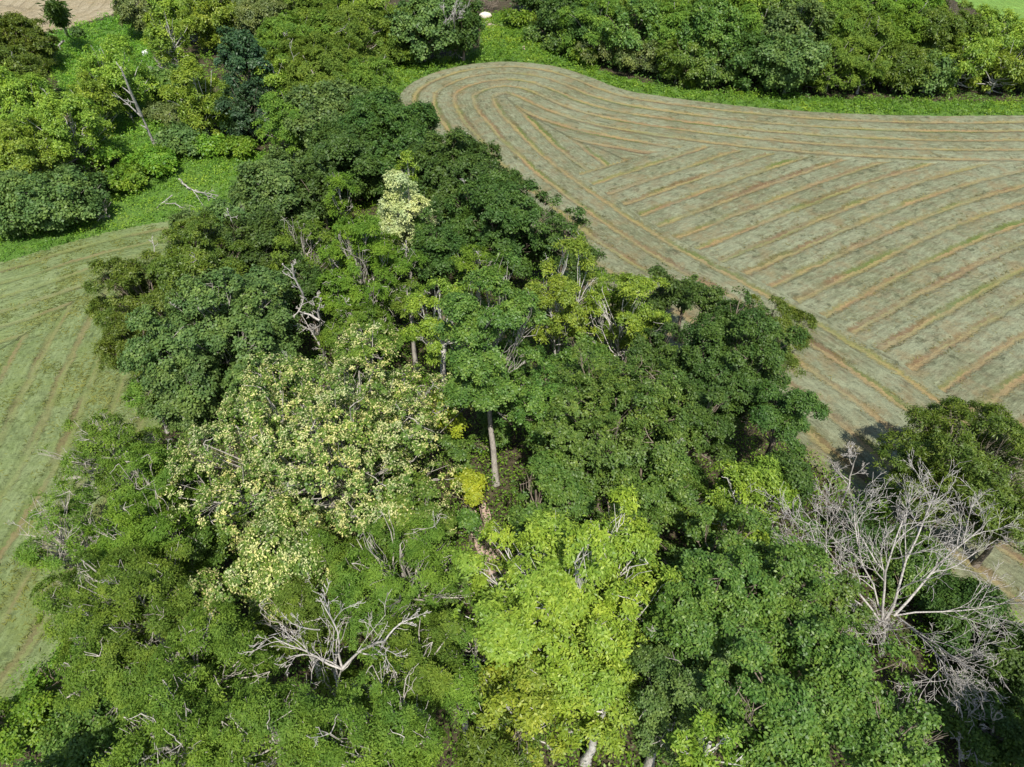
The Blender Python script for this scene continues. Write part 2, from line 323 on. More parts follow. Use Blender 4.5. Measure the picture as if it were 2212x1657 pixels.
# a worn dirt patch at the mouth of the lane and the bare earth bank of the ditch in the wood
def patch(name, px, mat, z=0.012, rag=0.5, seed=0):
    P = smooth_line(px+[px[0]], 2)[:-1]; rg = np.random.default_rng(seed); c = P.mean(0)
    P = P + rg.normal(0, rag, P.shape)*0.3; n = len(P)
    V = [(*c, z+0.10)]+[(*(c+(p-c)*0.5), z+0.06) for p in P]+[(*p, z) for p in P]
    F = [(0, 1+i, 1+(i+1) % n, 0) for i in range(n)]
    F3 = [(0, 1+i, 1+(i+1) % n) for i in range(n)]
    Q = []
    for i in range(n):
        a, b, c2, d = 1+i, 1+(i+1) % n, 1+n+(i+1) % n, 1+n+i; Q += [(a, d, c2), (a, c2, b)]
    me = mesh_np(name, V, F3+Q, mat, smooth=True); o = put(name, me); o['kind'] = 'structure'; return o
def dirt_mat(name, a, b):
    s = NT(name); p = s.pos(); n = s.noise(p, 2.5, 6, 0.7)
    return s.finish(s.mix(s.mr(n, 0.3, 0.7), a, b), 0.95, s.bump(n, 0.15), 0.1)
patch('dirt_path', [(1040, 44), (1062, 46), (1088, 54), (1082, 60), (1058, 60), (1042, 54)], dirt_mat('pale_dirt', (0.27, 0.21, 0.16), (0.42, 0.35, 0.28)), seed=1)
patch('dirt_bank', [(1022, 1085), (1050, 1080), (1062, 1130), (1078, 1200), (1100, 1260), (1085, 1300), (1050, 1260), (1030, 1200), (1018, 1140)], dirt_mat('pink_earth', (0.34, 0.24, 0.18), (0.52, 0.40, 0.32)), seed=2, z=0.02)
# ------------------------------------------------------------------ wood: tubes along polylines
def tubes(paths, sides=6):
    """paths: list of (points (k,3), radii (k,)) -> verts, faces"""
    VV = []; FF = []; base = 0; ang = np.arange(sides)*2*math.pi/sides; ca = np.cos(ang); sa = np.sin(ang)
    for P, r in paths:
        k = len(P); T = unit(np.gradient(P, axis=0))
        ref = np.array([0.0, 0, 1]) if abs(T[:, 2]).mean() < 0.8 else np.array([1.0, 0, 0])
        A = unit(np.cross(T, ref)); B = np.cross(T, A)
        V = P[:, None, :] + r[:, None, None]*(A[:, None, :]*ca[None, :, None]+B[:, None, :]*sa[None, :, None])
        VV.append(V.reshape(-1, 3)); i = np.arange(k-1)[:, None]*sides; j = np.arange(sides)[None, :]; j2 = (j+1) % sides
        FF.append((base+np.stack([i+j, i+j2, i+sides+j2, i+sides+j], -1)).reshape(-1, 4)); base += k*sides
    return np.concatenate(VV), np.concatenate(FF)
def curve_to(a, b, rng, k=6, lift=0.0, wob=0.06):
    t = np.linspace(0, 1, k)[:, None]; L = np.linalg.norm(b-a)
    P = a+(b-a)*t; P[:, 2] += np.sin(t[:, 0]*math.pi)*lift*L
    w = rng.normal(0, wob*L, (k, 3)); w[0] = 0; w[-1] = 0
    return P+w*0.6
def grow(rng, p, d, L, r, level, out, spread=0.7, kids=(5, 7, 7, 6), up=0.05, shrink=0.62, minr=0.012, wob=0.16, start=0.25):
    """bare branch that forks again and again"""
    k = 7 if level < 2 else 5; P = [p]; dd = d.copy()
    for i in range(k-1):
        dd = unit(dd+rng.normal(0, wob, 3)+np.array([0, 0, up])); P.append(P[-1]+dd*L/(k-1))
    P = np.array(P)
    if level == 0: P = P+np.linspace(0, 1, k)[:, None]*(p+d*L-P[-1])
    R = np.linspace(r, max(minr, r*0.35), k); out.append((P, R, level))
    if level >= len(kids): return
    n = kids[level]
    for j in range(n):
        t = start+(1-start)*(j+rng.random())/n; f = t*(k-1); i = min(int(f), k-2); q = P[i]+(P[i+1]-P[i])*(f-i)
        T = unit(P[i+1]-P[i]); nrm = unit(np.cross(T, rng.normal(0, 1, 3))); nd = unit(T*(1-spread*0.55)+nrm*spread*rng.uniform(0.6, 1.2))
        grow(rng, q, nd, L*shrink*rng.uniform(0.6, 1.15)*(1.15-0.5*t), max(minr, R[i]*0.6), level+1, out, spread, kids, up, shrink, minr, wob, start)
# ------------------------------------------------------------------ foliage
def leaves(pos, nrm, axis, length, width, fold=0.12):
    """one four-cornered blade per position"""
    n = len(pos); axis = unit(axis-nrm*(axis*nrm).sum(1, keepdims=True)); sidev = np.cross(nrm, axis)
    L = length[:, None]; w = width[:, None]
    V = np.empty((n, 4, 3)); V[:, 0] = pos-axis*L*0.5; V[:, 2] = pos+axis*L*0.5-nrm*L*fold
    V[:, 1] = pos+sidev*w*0.5+nrm*L*fold*0.5+axis*L*0.05; V[:, 3] = pos-sidev*w*0.5+nrm*L*fold*0.5+axis*L*0.05
    return V.reshape(-1, 3), np.arange(4*n).reshape(n, 4)
#          leaf len, wid/len, coverage, lobes, lobe size, cluster r, flatness, droop, bark, upright bias
SPEC = {
 'basswood': dict(leaf=0.20, asp=0.75, cov=3.1, lobes=1.25, ls=0.28, cr=0.36, gap=.66, flat=0.6, bark='grey'),
 'oak':      dict(leaf=0.20, asp=0.55, cov=2.6, lobes=1.3, ls=0.27, cr=0.36, flat=0.65, bark='brown'),
 'pear':     dict(leaf=0.14, asp=0.75, cov=2.7, lobes=1.5, ls=0.26, cr=0.36, flat=0.7, bark='grey'),
 'maple':    dict(leaf=0.21, asp=0.55, cov=2.3, lobes=1.25, ls=0.28, cr=0.38, flat=0.55, bark='brown'),
 'walnut':   dict(leaf=0.26, asp=0.28, cov=2.2, lobes=1.3, ls=0.28, cr=0.46, gap=.84, flat=0.45, bark='brown'),
 'locust':   dict(leaf=0.17, asp=0.34, cov=1.7, lobes=1.5, ls=0.30, cr=0.46, flat=0.3, lz=0.5, gap=.90, bark='grey'),
 'ash':      dict(leaf=0.25, asp=0.42, cov=1.75, lobes=1.4, ls=0.25, cr=0.40, flat=0.55, gap=.90, bark='white'),
 'pale':     dict(leaf=0.24, asp=0.45, cov=1.6, lobes=1.3, ls=0.28, cr=0.42, flat=0.4, gap=.86, bark='grey'),
 'spruce':   dict(leaf=0.20, asp=0.55, cov=2.6, lobes=1.2, ls=0.32, cr=0.5, flat=0.6, bark='brown'),
 'shrub':    dict(leaf=0.20, asp=0.6, cov=2.3, lobes=1.0, ls=0.36, cr=0.4, flat=0.6, bark='brown'),
}
KIND = {'basswood': ('basswood', 'basswood'), 'oak': ('oak', 'oak'), 'pear': ('pear', 'pear'), 'maple': ('maple', 'maple'), 'walnut': ('walnut', 'walnut'),
        'locust': ('locust', 'locust'), 'locustbright': ('locust', 'locustbright'), 'ash': ('ash', 'ash'), 'ashgreen': ('ash', 'ashgreen'), 'pale': ('pale', 'pale'),
        'spruce': ('spruce', 'spruce'), 'sage': ('locust', 'sage'), 'shrub': ('shrub', 'shrub'), 'whiteash': ('ash', 'ashgreen'), 'shrubdark': ('shrub', 'oak'), 'shruboak': ('shrub', 'maple'), 'yellowing': ('shrub', 'yellowing')}
NAME = {'basswood': 'basswood_tree', 'oak': 'oak_tree', 'pear': 'pear_tree', 'maple': 'maple_tree', 'walnut': 'walnut_tree', 'locust': 'locust_tree', 'locustbright': 'locust_tree',
        'ash': 'ash_tree', 'ashgreen': 'ash_tree', 'whiteash': 'ash_tree', 'pale': 'pale_tree', 'spruce': 'dark_tree', 'sage': 'willow_tree', 'shrub': 'shrub', 'shrubdark': 'shrub', 'shruboak': 'shrub', 'yellowing': 'shrub'}
NLEAF = 0
def foliage(rng, lobes, sp, dep, cover, total_cap=150000, tintbias=0.0):
    """lobes (n,4) centre+radius -> leaf positions, normals, axes, sizes, tint, cluster outward direction"""
    c = lobes[:, :3]; r = lobes[:, 3]; near = 2.5*dep/683.0
    ll = max(sp['leaf'], near)*1.05; wl = ll*sp['asp'] if sp['leaf'] >= near else ll*max(sp['asp'], 0.38); larea = ll*wl*0.5
    area = (4*math.pi*r*r).sum()*0.62; nl = int(min(total_cap, cover*area/larea))
    cr = max(sp['cr'], ll*1.6); npc = max(6, int(cover*math.pi*cr*cr*0.55/larea)); nc = max(20, nl//npc)
    w = r*r/(r*r).sum(); nc2 = int(nc*1.9); li = rng.choice(len(r), nc2, p=w)
    d = unit(rng.normal(0, 1, (nc2, 3))); d[:, 2] = np.where(d[:, 2] < -0.35, -d[:, 2], d[:, 2])
    rad = r[li]*rng.uniform(0.62, 1.08, nc2); cp = c[li]+d*rad[:, None]*np.array([1, 1, sp.get('lz', 0.8)])
    # thin out what lies deep inside the crown
    dd = np.linalg.norm(cp[:, None, :]-c[None, :, :], axis=2)/r[None, :]
    deep = (dd < 0.72).sum(1); keep = (deep == 0) | (rng.random(nc2) < 0.12); cp = cp[keep]; d = d[keep]
    g3 = vnoise(cp[:, :2]+cp[:, 2:3]*np.array([.7, -.6])+rng.random(2)*50, 1.15*max(1, cr/.45), 3); g4 = vnoise(cp[:, 1:]+cp[:, :1]*.5+rng.random(2)*50, 1.3*max(1, cr/.45), 4)
    kk = (g3+g4) > sp.get('gap', .77); cp = cp[kk]; d = d[kk]; nc = len(cp)
    ctr = (c*w[:, None]).sum(0); outw = unit(cp-ctr)
    cn = unit(d*0.55+outw*0.35+np.array([0, 0, 0.8])+rng.normal(0, 0.25, (nc, 3)))
    ct = rng.random(nc)
    k = np.maximum(3, rng.poisson(npc, nc)); ci = np.repeat(np.arange(nc), k); n = len(ci)
    off = rng.normal(0, 0.5, (n, 3)); off -= cn[ci]*(off*cn[ci]).sum(1, keepdims=True)*(1-sp['flat']); off *= (cr*rng.uniform(0.6, 1.3, nc))[ci][:, None]
    P = cp[ci]+off
    N = unit(cn[ci]+rng.normal(0, 0.40, (n, 3))); A = unit(off)*0.8+rng.normal(0, 0.55, (n, 3)); A[:, 2] -= 0.25
    sz = ll*rng.uniform(0.7, 1.3, n); tint = np.clip(ct[ci]*0.45+rng.random(n)*0.55+tintbias, 0, 1)
    return P, N, A, sz, sz*wl/ll, tint, ci, nc
def make_lobes(rng, R, RV, sp, dep, nmul=1.0, low=-0.35, squash=1.0):
    n = int(np.clip(R*R*1.15*sp['lobes']*nmul, 9, 80)); i = np.arange(n)+0.5
    z = 1-(1-low)*i/n; ph = i*2.39996+rng.random()*6; s = np.sqrt(np.maximum(0, 1-z*z))
    D = unit(np.column_stack([np.cos(ph)*s, np.sin(ph)*s, z])+rng.normal(0, 0.20, (n, 3)))
    # an uneven outline: big boughs push out, hollows fall back
    K = unit(rng.normal(0, 1, (5, 3))); amp = rng.uniform(-.30, .30, 5)
    und = 1+(np.maximum(0, D@K.T)**2*amp).sum(1)
    lr = R*sp['ls']*rng.uniform(0.50, 1.25, n)*(1.0 if n > 14 else 1.2)*(0.85 if n > 30 else 1)
    sc = np.array([R, R, RV])[None, :]-lr[:, None]*0.9; k = (und*rng.uniform(0.70, 1.16, n))[:, None]
    c = D*sc*k
    m = max(3, n//4); d2 = unit(rng.normal(0, 1, (m, 3))); c2 = d2*np.array([R, R, RV])*0.42
    L = np.column_stack([np.vstack([c, c2]), np.concatenate([lr, np.full(m, R*0.30)])])
    return L, n
def tree(kind, label, base, R, RV, H, seed, nmul=1.0, cov=1.0, lean=(0, 0), bark=None, blossom=0.0, group=None, extra_lobes=None, trunk_r=None, bare=1.0, name=None, cat=None, low=-0.7, multi=1):
    global NLEAF
    rng = np.random.default_rng(seed); spn, lm = KIND[kind]; sp = SPEC[spn]
    zc = H-RV; ctr = np.array([lean[0], lean[1], zc]); dep = depth_of(np.array([base[0], base[1], zc+RV*0.4]))
    L, nout = make_lobes(rng, R, RV, sp, dep, nmul*(1.35 if dep > 85 else 1.1), min(low, -.97) if dep > 85 else low); L[:, :3] += ctr
    if extra_lobes is not None: L = np.vstack([L[:nout], extra_lobes, L[nout:]]); nout += len(extra_lobes)
    L[:, 2] = np.maximum(L[:, 2], L[:, 3]*0.75+0.25)
    rt = root(name or NAME[kind], label, cat or ('shrub' if 'shrub' in (name or NAME[kind]) else 'tree'), (base[0], base[1], 0), group)
    far = dep > 85
    # trunk and limbs
    tr = trunk_r or (0.10+0.018*H); paths = []; ends = []; fork = max(0.5, zc-RV*0.75) if H > 4 else 0.2
    for mth in range(multi):
        off = np.array([0, 0, 0]) if multi == 1 else np.array([math.cos(mth*2.1+seed)*0.25, math.sin(mth*2.1+seed)*0.25, 0])
        top = ctr+np.array([rng.normal(0, 0.12*R), rng.normal(0, 0.12*R), RV*0.45]) if multi == 1 else ctr+np.array([math.cos(mth*2.1+seed)*R*0.4, math.sin(mth*2.1+seed)*R*0.4, RV*0.3])
        k = 9; t = np.linspace(0, 1, k)[:, None]; b0 = off+np.array([0, 0, -0.15])
        P = b0+(top-b0)*t; P[:, :2] = P[:, :2]*1.0+rng.normal(0, 0.005*H, (k, 2))*np.sin(t*math.pi); r = tr*(1-0.75*t[:, 0])*(1 if multi == 1 else 0.62); r[0] *= 1.35
        paths.append((P, r)); 
        if mth == 0: PT = P
        for li in range(mth, nout, multi):
            c = L[li, :3]; zf = min(c[2]-0.2, fork+(c[2]-fork)*rng.uniform(0.0, 0.55)); zf = max(zf, 0.15)
            tt = (zf-P[0, 2])/(P[-1, 2]-P[0, 2]); tt = float(np.clip(tt, 0, 0.97)); f = tt*(k-1); i = min(int(f), k-2); a = P[i]+(P[i+1]-P[i])*(f-i)
            if far and rng.random() < 0.5: continue
            lp = curve_to(a, c+unit(c-ctr)*L[li, 3]*0.45, rng, 6, -0.06, 0.05); r0 = max(0.035, tr*(1-tt*0.7)*0.42)
            paths.append((lp, np.linspace(r0, max(0.018, r0*0.25), 6)))
            ends.append((lp[-1], li))
            if not far:
                nb = int(4*bare+rng.integers(0, 3))
                for _ in range(nb):
                    i = rng.integers(2, 6); e = c+unit(rng.normal(0, 1, 3)+np.array([0, 0, 0.4]))*L[li, 3]*rng.uniform(0.7, 1.08)
                    paths.append((curve_to(lp[i], e, rng, 5, 0, 0.07), np.linspace(max(0.024, r0*0.32), 0.012, 5)))
    nsp = int((R*R*0.10 if dep < 85 else R*0.3)*bare*(1.3 if spn in ('locust', 'walnut') else 0.6)); tw = []
    for _ in range(nsp):
        c, li = ends[rng.integers(0, len(ends))]; dr = unit(c-ctr+np.array([0, 0, 1.2])*rng.random()*R+rng.normal(0, .3*R, 3)); out = []
        grow(rng, c, dr, L[li, 3]*rng.uniform(0.9, 1.4), .024 if dep < 60 else .05, 0, out, .8, (4, 3) if dep < 85 else (3,), .02, .5, .012 if dep < 60 else .025)
        tw += [(a, b) for a, b, _l in out]
    v, f = tubes(paths, 6 if dep < 60 else 4); n2 = 0
    if tw: v2, f2 = tubes(tw, 4); f = np.concatenate([f, f2+len(v)]); v = np.concatenate([v, v2]); n2 = len(f2)
    put('trunk', mesh_np('trunk', v, f, BARK[bark or sp['bark']], smooth=True, mat2=BARK['dead'], n2=n2), rt)
    P, N, A, sz, wd, tint, ci, nc = foliage(rng, L, sp, dep, sp['cov']*cov)
    ok = P[:, 2] > 0.05; P, N, A, sz, wd, tint, ci = [x[ok] for x in (P, N, A, sz, wd, tint, ci)]
    if blossom > 0:
        cf = np.clip(blossom*1.5*(.15+1.1*rng.random(nc)), 0, .8); isb = (rng.random(len(P)) < cf[ci]*0.8)
        v, f = leaves(P[isb]+np.array([0, 0, 0.05]), N[isb], A[isb], sz[isb]*0.85, wd[isb]*0.6)
        put('blossom', mesh_np('blossom', v, f, LEAF['blossom'], {'tint': ('FACE', tint[isb])}), rt)
        P, N, A, sz, wd, tint = [x[~isb] for x in (P, N, A, sz, wd, tint)]
    v, f = leaves(P, N, A, sz, wd)
    put('crown', mesh_np('crown', v, f, LEAF[lm], {'tint': ('FACE', tint)}), rt)
    NLEAF += len(P)
    return rt
SEED = [100]
def T(kind, cx, cy, w, H, asp, label, **kw):
    """crown centre in the picture, its width there, tree height, crown height/width"""
    SEED[0] += 7
    R = 4.0
    for _ in range(6):
        RV = min(R*asp*(1.3 if cy < 900 else 1.6), H*0.48); p, t = at(cx, cy, H-RV); R = w/2*t/FPX*1.07
    return tree(kind, label, p, R, RV, H, SEED[0], **kw)
exec_trees = None
# ------------------------------------------------------------------ the wood in the middle, back to front
FAST = False
T('locust', 640, 90, 190, 13, .8, 'broad feathery olive crown near the top edge, right above the dark blue-green tree')
T('locust', 745, 70, 190, 14, .8, 'feathery green crown near the top edge, halfway from the dark blue tree to the lane')
T('sage', 560, 35, 150, 13, .8, 'dull olive crown cut by the top edge, straight above the dark blue-green tree')
T('locust', 665, 15, 150, 13, .8, 'olive crown cut by the top edge, second left of the lane mouth')
T('ashgreen', 790, 20, 110, 13, .9, 'light green crown cut by the top edge, second one left of the lane')
T('locust', 870, 70, 110, 12, .9, 'upright grey-green crown left of the lane, above the leaning bare stub')
T('pear', 910, 62, 150, 13, 1.0, 'rounded dark green tree standing at the tip of the rounded field, left of the lane')
T('oak', 998, 62, 92, 13, 1.15, 'narrow dark green tree on the left edge of the grassy lane')
T('oak', 955, 0, 95, 13, 1.0, 'dark crown cut by the top edge behind the narrow tree by the lane')
T('shrub', 830, 120, 70, 4, .8, 'light green bush below the leaning bare stub left of the field tip')
T('locust', 700, 150, 210, 12, .7, 'wide feathery crown left of the field tip, in front of the upper olive crowns')
T('locust', 800, 190, 130, 10, .75, 'feathery olive crown touching the left curve of the mown field')
T('ashgreen', 590, 165, 70, 11, 1.1, 'small lime crown tucked right of the dark blue-green tree')
T('locust', 620, 265, 140, 11, .7, 'feathery light olive crown below the dark blue-green tree, beside the meadow')
T('pear', 715, 265, 190, 12, .8, 'grey-green crown in front of the feathery ones, left of the field curve')
T('oak', 830, 300, 240, 13, .8, 'broad dark crown beside the left curve of the mown field')
T('oak', 740, 345, 150, 12, .8, 'dark crown between the broad oak by the curve and the meadow')
T('pear', 600, 425, 180, 12, .85, 'rounded grey-green crown bordering the left meadow, right of the fallen branch')
T('oak', 690, 410, 110, 12, .9, 'dark crown behind the bright narrow locust, left of the cream tree')
T('ashgreen', 880, 370, 52, 14, 1.3, 'small lime tuft poking up right above the cream coloured tree', trunk_r=.15)
T('oak', 1000, 400, 250, 15, .85, 'large dark oak crown nearest the open field, upper one of two')
T('oak', 1075, 490, 210, 14, .9, 'large dark oak crown nearest the open field, lower one of two')
T('locustbright', 735, 425, 75, 13, 1.3, 'narrow bright green feathery crown upper left of the cream tree')
T('locust', 655, 545, 140, 13, .8, 'olive feathery crown above the broken snag, left of the cream tree')
T('oak', 555, 560, 190, 13, .85, 'dark crown between the olive walnut and the snags')
T('pear', 420, 500, 110, 12, .9, 'dark crown at the left field corner, farthest left of the wood')
T('pear', 500, 490, 100, 11, .9, 'grey-green crown just right of the left field corner tree')
T('walnut', 430, 585, 190, 14, .8, 'olive crown with long drooping leaves beside the left hay field, upper part', cov=.9)
T('walnut', 310, 650, 190, 12, .8, 'olive crown with long drooping leaves reaching farthest over the left hay field', cov=.9, nmul=1.2)
T('walnut', 290, 760, 140, 10, .8, 'small olive crown below the reaching one, over the left hay field', cov=.8)
T('oak', 950, 560, 130, 13, .9, 'dark crown right of the cream tree trunk, below the large oaks')
T('pale', 872, 480, 125, 16, 1.25, 'cream coloured flowering tree, palest in the wood', trunk_r=.22, nmul=1.3)
T('locustbright', 1030, 575, 110, 13, .7, 'bright green feathery crown right of the dark gap, above the tall trunked oak')
T('oak', 1215, 510, 110, 12, 1.1, 'thin dark crown on the right rim with hay showing through its leaves', cov=.6, nmul=1.3)
T('oak', 1262, 575, 95, 9, .8, 'low dark crown with gaps on the right rim, below the thin one', cov=.6)
T('locustbright', 785, 610, 220, 15, .85, 'wide bright green feathery crown right of the broken snag', cov=1.15)
T('locust', 780, 720, 150, 11, .7, 'shaded feathery crown just above the flowering basswood top')
T('ashgreen', 945, 700, 130, 16, 1.2, 'lime green crown left of the tall trunked oak')
T('oak', 1400, 650, 130, 12, .9, 'dark green crown on the right rim behind the white-limbed ash')
T('locustbright', 1310, 640, 100, 10, .8, 'medium green feathery crown behind the white-limbed ash trees')
T('whiteash', 1215, 660, 170, 16, 1.2, 'sparse yellow-green ash with white forking limbs, left one of two', bark='white', cov=1.0, trunk_r=.28, multi=3, bare=.7)
T('whiteash', 1345, 690, 170, 14, 1.1, 'sparse yellow-green ash with white limbs, right one of two', bark='white', cov=1.0, trunk_r=.24, multi=2, bare=.7)
T('pear', 500, 740, 300, 15, .85, 'big rounded grey-green crown left of the flowering basswood', nmul=1.2)
T('pear', 400, 850, 180, 12, .9, 'grey-green crown hanging low on the left of the big rounded one')
T('locust', 320, 850, 110, 8, .8, 'small feathery crown at the left field edge under the grey-green one', cov=.7)
tree('maple', 'tall green tree in the centre, its long bare trunk showing down to the ground', (-1.5, 40.0), 4.1, 7.2, 22.5, 77, lean=(-.3, 1.0), bark='grey', trunk_r=.33, nmul=1.9, cov=1.3)
T('maple', 1180, 880, 170, 14, .85, 'medium green crown in front of the white-limbed ash, right of the tall bare trunk')
T('oak', 1525, 650, 85, 13, .9, 'dark knob of a crown highest on the right rim, against the hay')
T('walnut', 1665, 725, 160, 10, .8, 'thin yellow-olive crown behind the dark oak on the right rim', cov=.75)
T('oak', 1570, 800, 270, 16, .9, 'big glossy dark oak on the right rim of the wood', nmul=1.2)
T('oak', 1690, 920, 150, 14, 1.0, 'dark crown sticking out farthest right over the hay field')
T('oak', 1500, 920, 170, 14, .9, 'dark crown under the big glossy oak, left side')
T('maple', 1320, 950, 330, 16, .8, 'very broad medium green crown right of the tall bare trunk', nmul=1.2)
T('maple', 1180, 1080, 190, 13, .7, 'green crown overhanging the dark hollow beside the earth bank')
T('maple', 1420, 1070, 230, 13, .8, 'green crown between the broad one and the lime crown on the right')
T('ashgreen', 1600, 1090, 200, 13, .8, 'bright lime-green crown below the big glossy oak', cov=1.1)
T('oak', 1690, 1060, 130, 12, 1.0, 'dark crown beside the bare twigs at the right rim')
T('basswood', 720, 975, 470, 18, .82, 'huge pale flowering basswood, the broadest crown in the wood', blossom=.6, nmul=1.25)
T('basswood', 610, 1230, 230, 13, .7, 'flowering pale boughs low on the left of the huge basswood', blossom=.5, cov=.9)
T('basswood', 455, 1300, 120, 10, .7, 'small pale flowering crown farthest left below the huge basswood', blossom=.5, cov=.9)
T('basswood', 880, 1130, 190, 13, .8, 'half flowering crown between the basswood and the earth bank', blossom=.08)
T('yellowing', 960, 900, 90, 11, 1.0, 'yellow-green young tree right of the huge basswood, upper one', name='young_tree', cat='tree')
T('yellowing', 1015, 1060, 75, 7, 1.0, 'yellow young tree above the earth bank, lower one', name='young_tree', cat='tree')
T('maple', 1015, 1130, 60, 5, .9, 'small green shrub at the head of the earth bank', name='shrub', cat='shrub')
T('maple', 985, 1255, 110, 8, .8, 'green crown on the left of the earth bank')
T('maple', 1250, 800, 150, 9, .9, 'shaded green crown under the left white-limbed ash')
T('oak', 1110, 790, 110, 9, .9, 'small dark crown between the tall trunked oak and the white-limbed ash')
T('maple', 1690, 1180, 140, 9, .9, 'small green crown between the lime crown and the bare twigs at the right rim')
T('maple', 440, 1180, 110, 8, .9, 'dark green crown in the gap left of the huge basswood foot')
T('locust', 470, 1080, 120, 11, .9, 'shaded feathery crown touching the left side of the huge basswood')
T('locust', 1020, 1390, 110, 8, .9, 'low feathery crown in the gap left of the bright yellow ash')
T('oak', 1400, 1250, 120, 9, .9, 'dark crown in the gap between the yellow ash and the broad glossy one')
T('maple', 1060, 940, 90, 6, .9, 'low shaded green crown beside the tall bare trunk')
T('oak', 880, 600, 90, 11, 1.0, 'dark crown under the cream tree, beside the black gap')
T('locustbright', 1110, 660, 90, 12, 1.0, 'bright feathery crown between the tall trunked tree and the white-limbed ash')
T('maple', 1290, 830, 150, 12, .9, 'green crown directly below the right white-limbed ash')
T('oak', 1420, 770, 120, 13, 1.0, 'dark crown between the right white-limbed ash and the big glossy oak')
T('oak', 1480, 640, 80, 9, 1.0, 'small dark crown left of the highest knob on the right rim')
T('maple', 985, 980, 80, 8, 1.0, 'green crown between the two yellow young trees')
T('maple', 1130, 1240, 70, 5, .9, 'low shaded crown at the foot of the dark hollow')
T('pear', 1490, 1440, 170, 14, .9, 'grey-green crown with bare twigs, right of the yellow ash')
T('maple', 1790, 1330, 130, 10, .9, 'green crown touching the left limbs of the great bare tree')
T('locust', 1000, 1500, 130, 12, .9, 'olive feathery crown left of the lower yellow-green boughs')
T('locust', 730, 1230, 150, 12, .8, 'feathery crown overlapping the foot of the huge basswood')
T('locust', 740, 1490, 120, 9, .8, 'low feathery crown under the bare white dead tree')
T('oak', 920, 500, 90, 13, 1.0, 'dark crown right behind the cream tree')
T('oak', 660, 620, 110, 12, 1.0, 'dark crown behind the broken snag')
T('locust', 880, 650, 80, 12, 1.0, 'feathery crown left of the lime crown by the tall trunked tree')
# left front: feathery locusts
T('locust', 240, 985, 190, 9, .65, 'thin feathery crown over the left hay field, uppermost in front', cov=.62, nmul=1.3)
T('locust', 345, 1060, 200, 12, .7, 'feathery crown under the rounded grey-green tree at the left')
T('locust', 150, 1165, 200, 8, .6, 'thin feathery crown reaching farthest left over the hay in front', cov=.6, nmul=1.3)
T('locustbright', 330, 1180, 240, 12, .7, 'bright feathery crown left of the flowering boughs')
T('locust', 290, 1320, 250, 13, .65, 'feathery crown above the grey dead snag at lower left')
T('locust', 160, 1290, 150, 7, .6, 'low olive crown at the left field edge', cov=.7)
T('locust', 450, 1440, 260, 15, .65, 'wide feathery crown left of the bare dead tree in front')
T('locust', 640, 1330, 210, 12, .6, 'feathery crown behind the bare dead tree in front', cov=.8)
T('locust', 860, 1270, 290, 15, .7, 'wide feathery green crown left of the yellow ash')
T('locust', 900, 1440, 230, 15, .7, 'feathery crown between the bare dead tree and the yellow ash')
T('locust', 830, 1590, 280, 17, .65, 'light olive feathery crown cut by the bottom edge, right of the bare tree foot')
T('locust', 590, 1590, 270, 17, .65, 'light olive feathery crown cut by the bottom edge, left of the bare tree foot')
T('locust', 370, 1590, 280, 16, .65, 'feathery crown cut by the bottom edge, second from the lower left corner')
T('locust', 240, 1450, 220, 11, .65, 'feathery crown right below the grey dead snag')
T('shrub', 45, 1560, 160, 6, .7, 'leafy bright shrub in the lower left corner')
T('shrub', 120, 1470, 120, 3.5, .6, 'low green shrub at the field edge above the lower left corner')
T('shruboak', 190, 1580, 190, 5, .6, 'shaded dark shrub near the lower left corner')
# right front
T('ash', 1230, 1330, 370, 18, .85, 'bright yellow-green ash, the most yellow crown in front', nmul=1.3, trunk_r=.34)
T('ash', 1120, 1530, 230, 13, .8, 'lower yellow-green ash boughs left of the bright one, near the bottom edge', cov=.9)
T('ash', 1290, 1520, 190, 13, .8, 'lower yellow-green ash boughs right, near the bottom edge', cov=.9)
T('walnut', 1085, 1630, 210, 12, .7, 'grey-olive crown cut by the bottom edge, centre')
T('maple', 1545, 1340, 310, 17, .85, 'broad glossy green crown right of the yellow ash', nmul=1.1)
T('maple', 1560, 1200, 190, 14, .8, 'green crown below the bright lime-green one')
T('maple', 1690, 1290, 200, 15, .8, 'green crown left of the great bare dead tree')
T('maple', 1790, 1470, 250, 16, .8, 'large-leaved green crown in front of the great bare dead tree')
T('pear', 1450, 1530, 210, 14, .85, 'dark green crown right of the yellow ash near the bottom edge')
T('maple', 1650, 1560, 270, 17, .8, 'green crown cut by the bottom edge, right of centre')
T('ashgreen', 1530, 1640, 160, 16, .8, 'yellowish green crown cut by the bottom edge, right of the dark one')
T('maple', 1915, 1610, 250, 15, .8, 'green crown cut by the bottom edge, nearest the lower right corner')
T('walnut', 2085, 1025, 310, 12, .55, 'open feathery dark olive tree at the right edge over the hay', cov=.5, nmul=1.3)
T('walnut', 2190, 1120, 160, 10, .7, 'olive crown cut by the right edge behind the great bare tree', cov=.7)
for (x, y, w, H, k, lb) in [(2090, 1340, 200, 5, 'shrubdark', 'dark shrub in the shade right of the great bare dead tree'), (2190, 1440, 200, 6, 'shrubdark', 'dark shrub cut by the right edge below the great bare tree'),
    (2120, 1560, 180, 4, 'shruboak', 'dark shrub behind the fallen limbs at lower right'), (2210, 1630, 160, 5, 'shrubdark', 'dark shrub in the lower right corner'),
    (1850, 1150, 130, 4, 'shrubdark', 'low dark shrub between the two bare trees at the right'), (1960, 1210, 170, 4, 'shruboak', 'low green shrub under the great bare dead tree'), (1905, 1085, 80, 3, 'shrub', 'small green shrub at the foot of the bare twigs')]:
    T(k, x, y, w, H, .6, lb)
T('oak', 2400, 1720, 330, 17, .9, 'tall dark tree just beyond the lower right corner, its crown shading the shrubs')
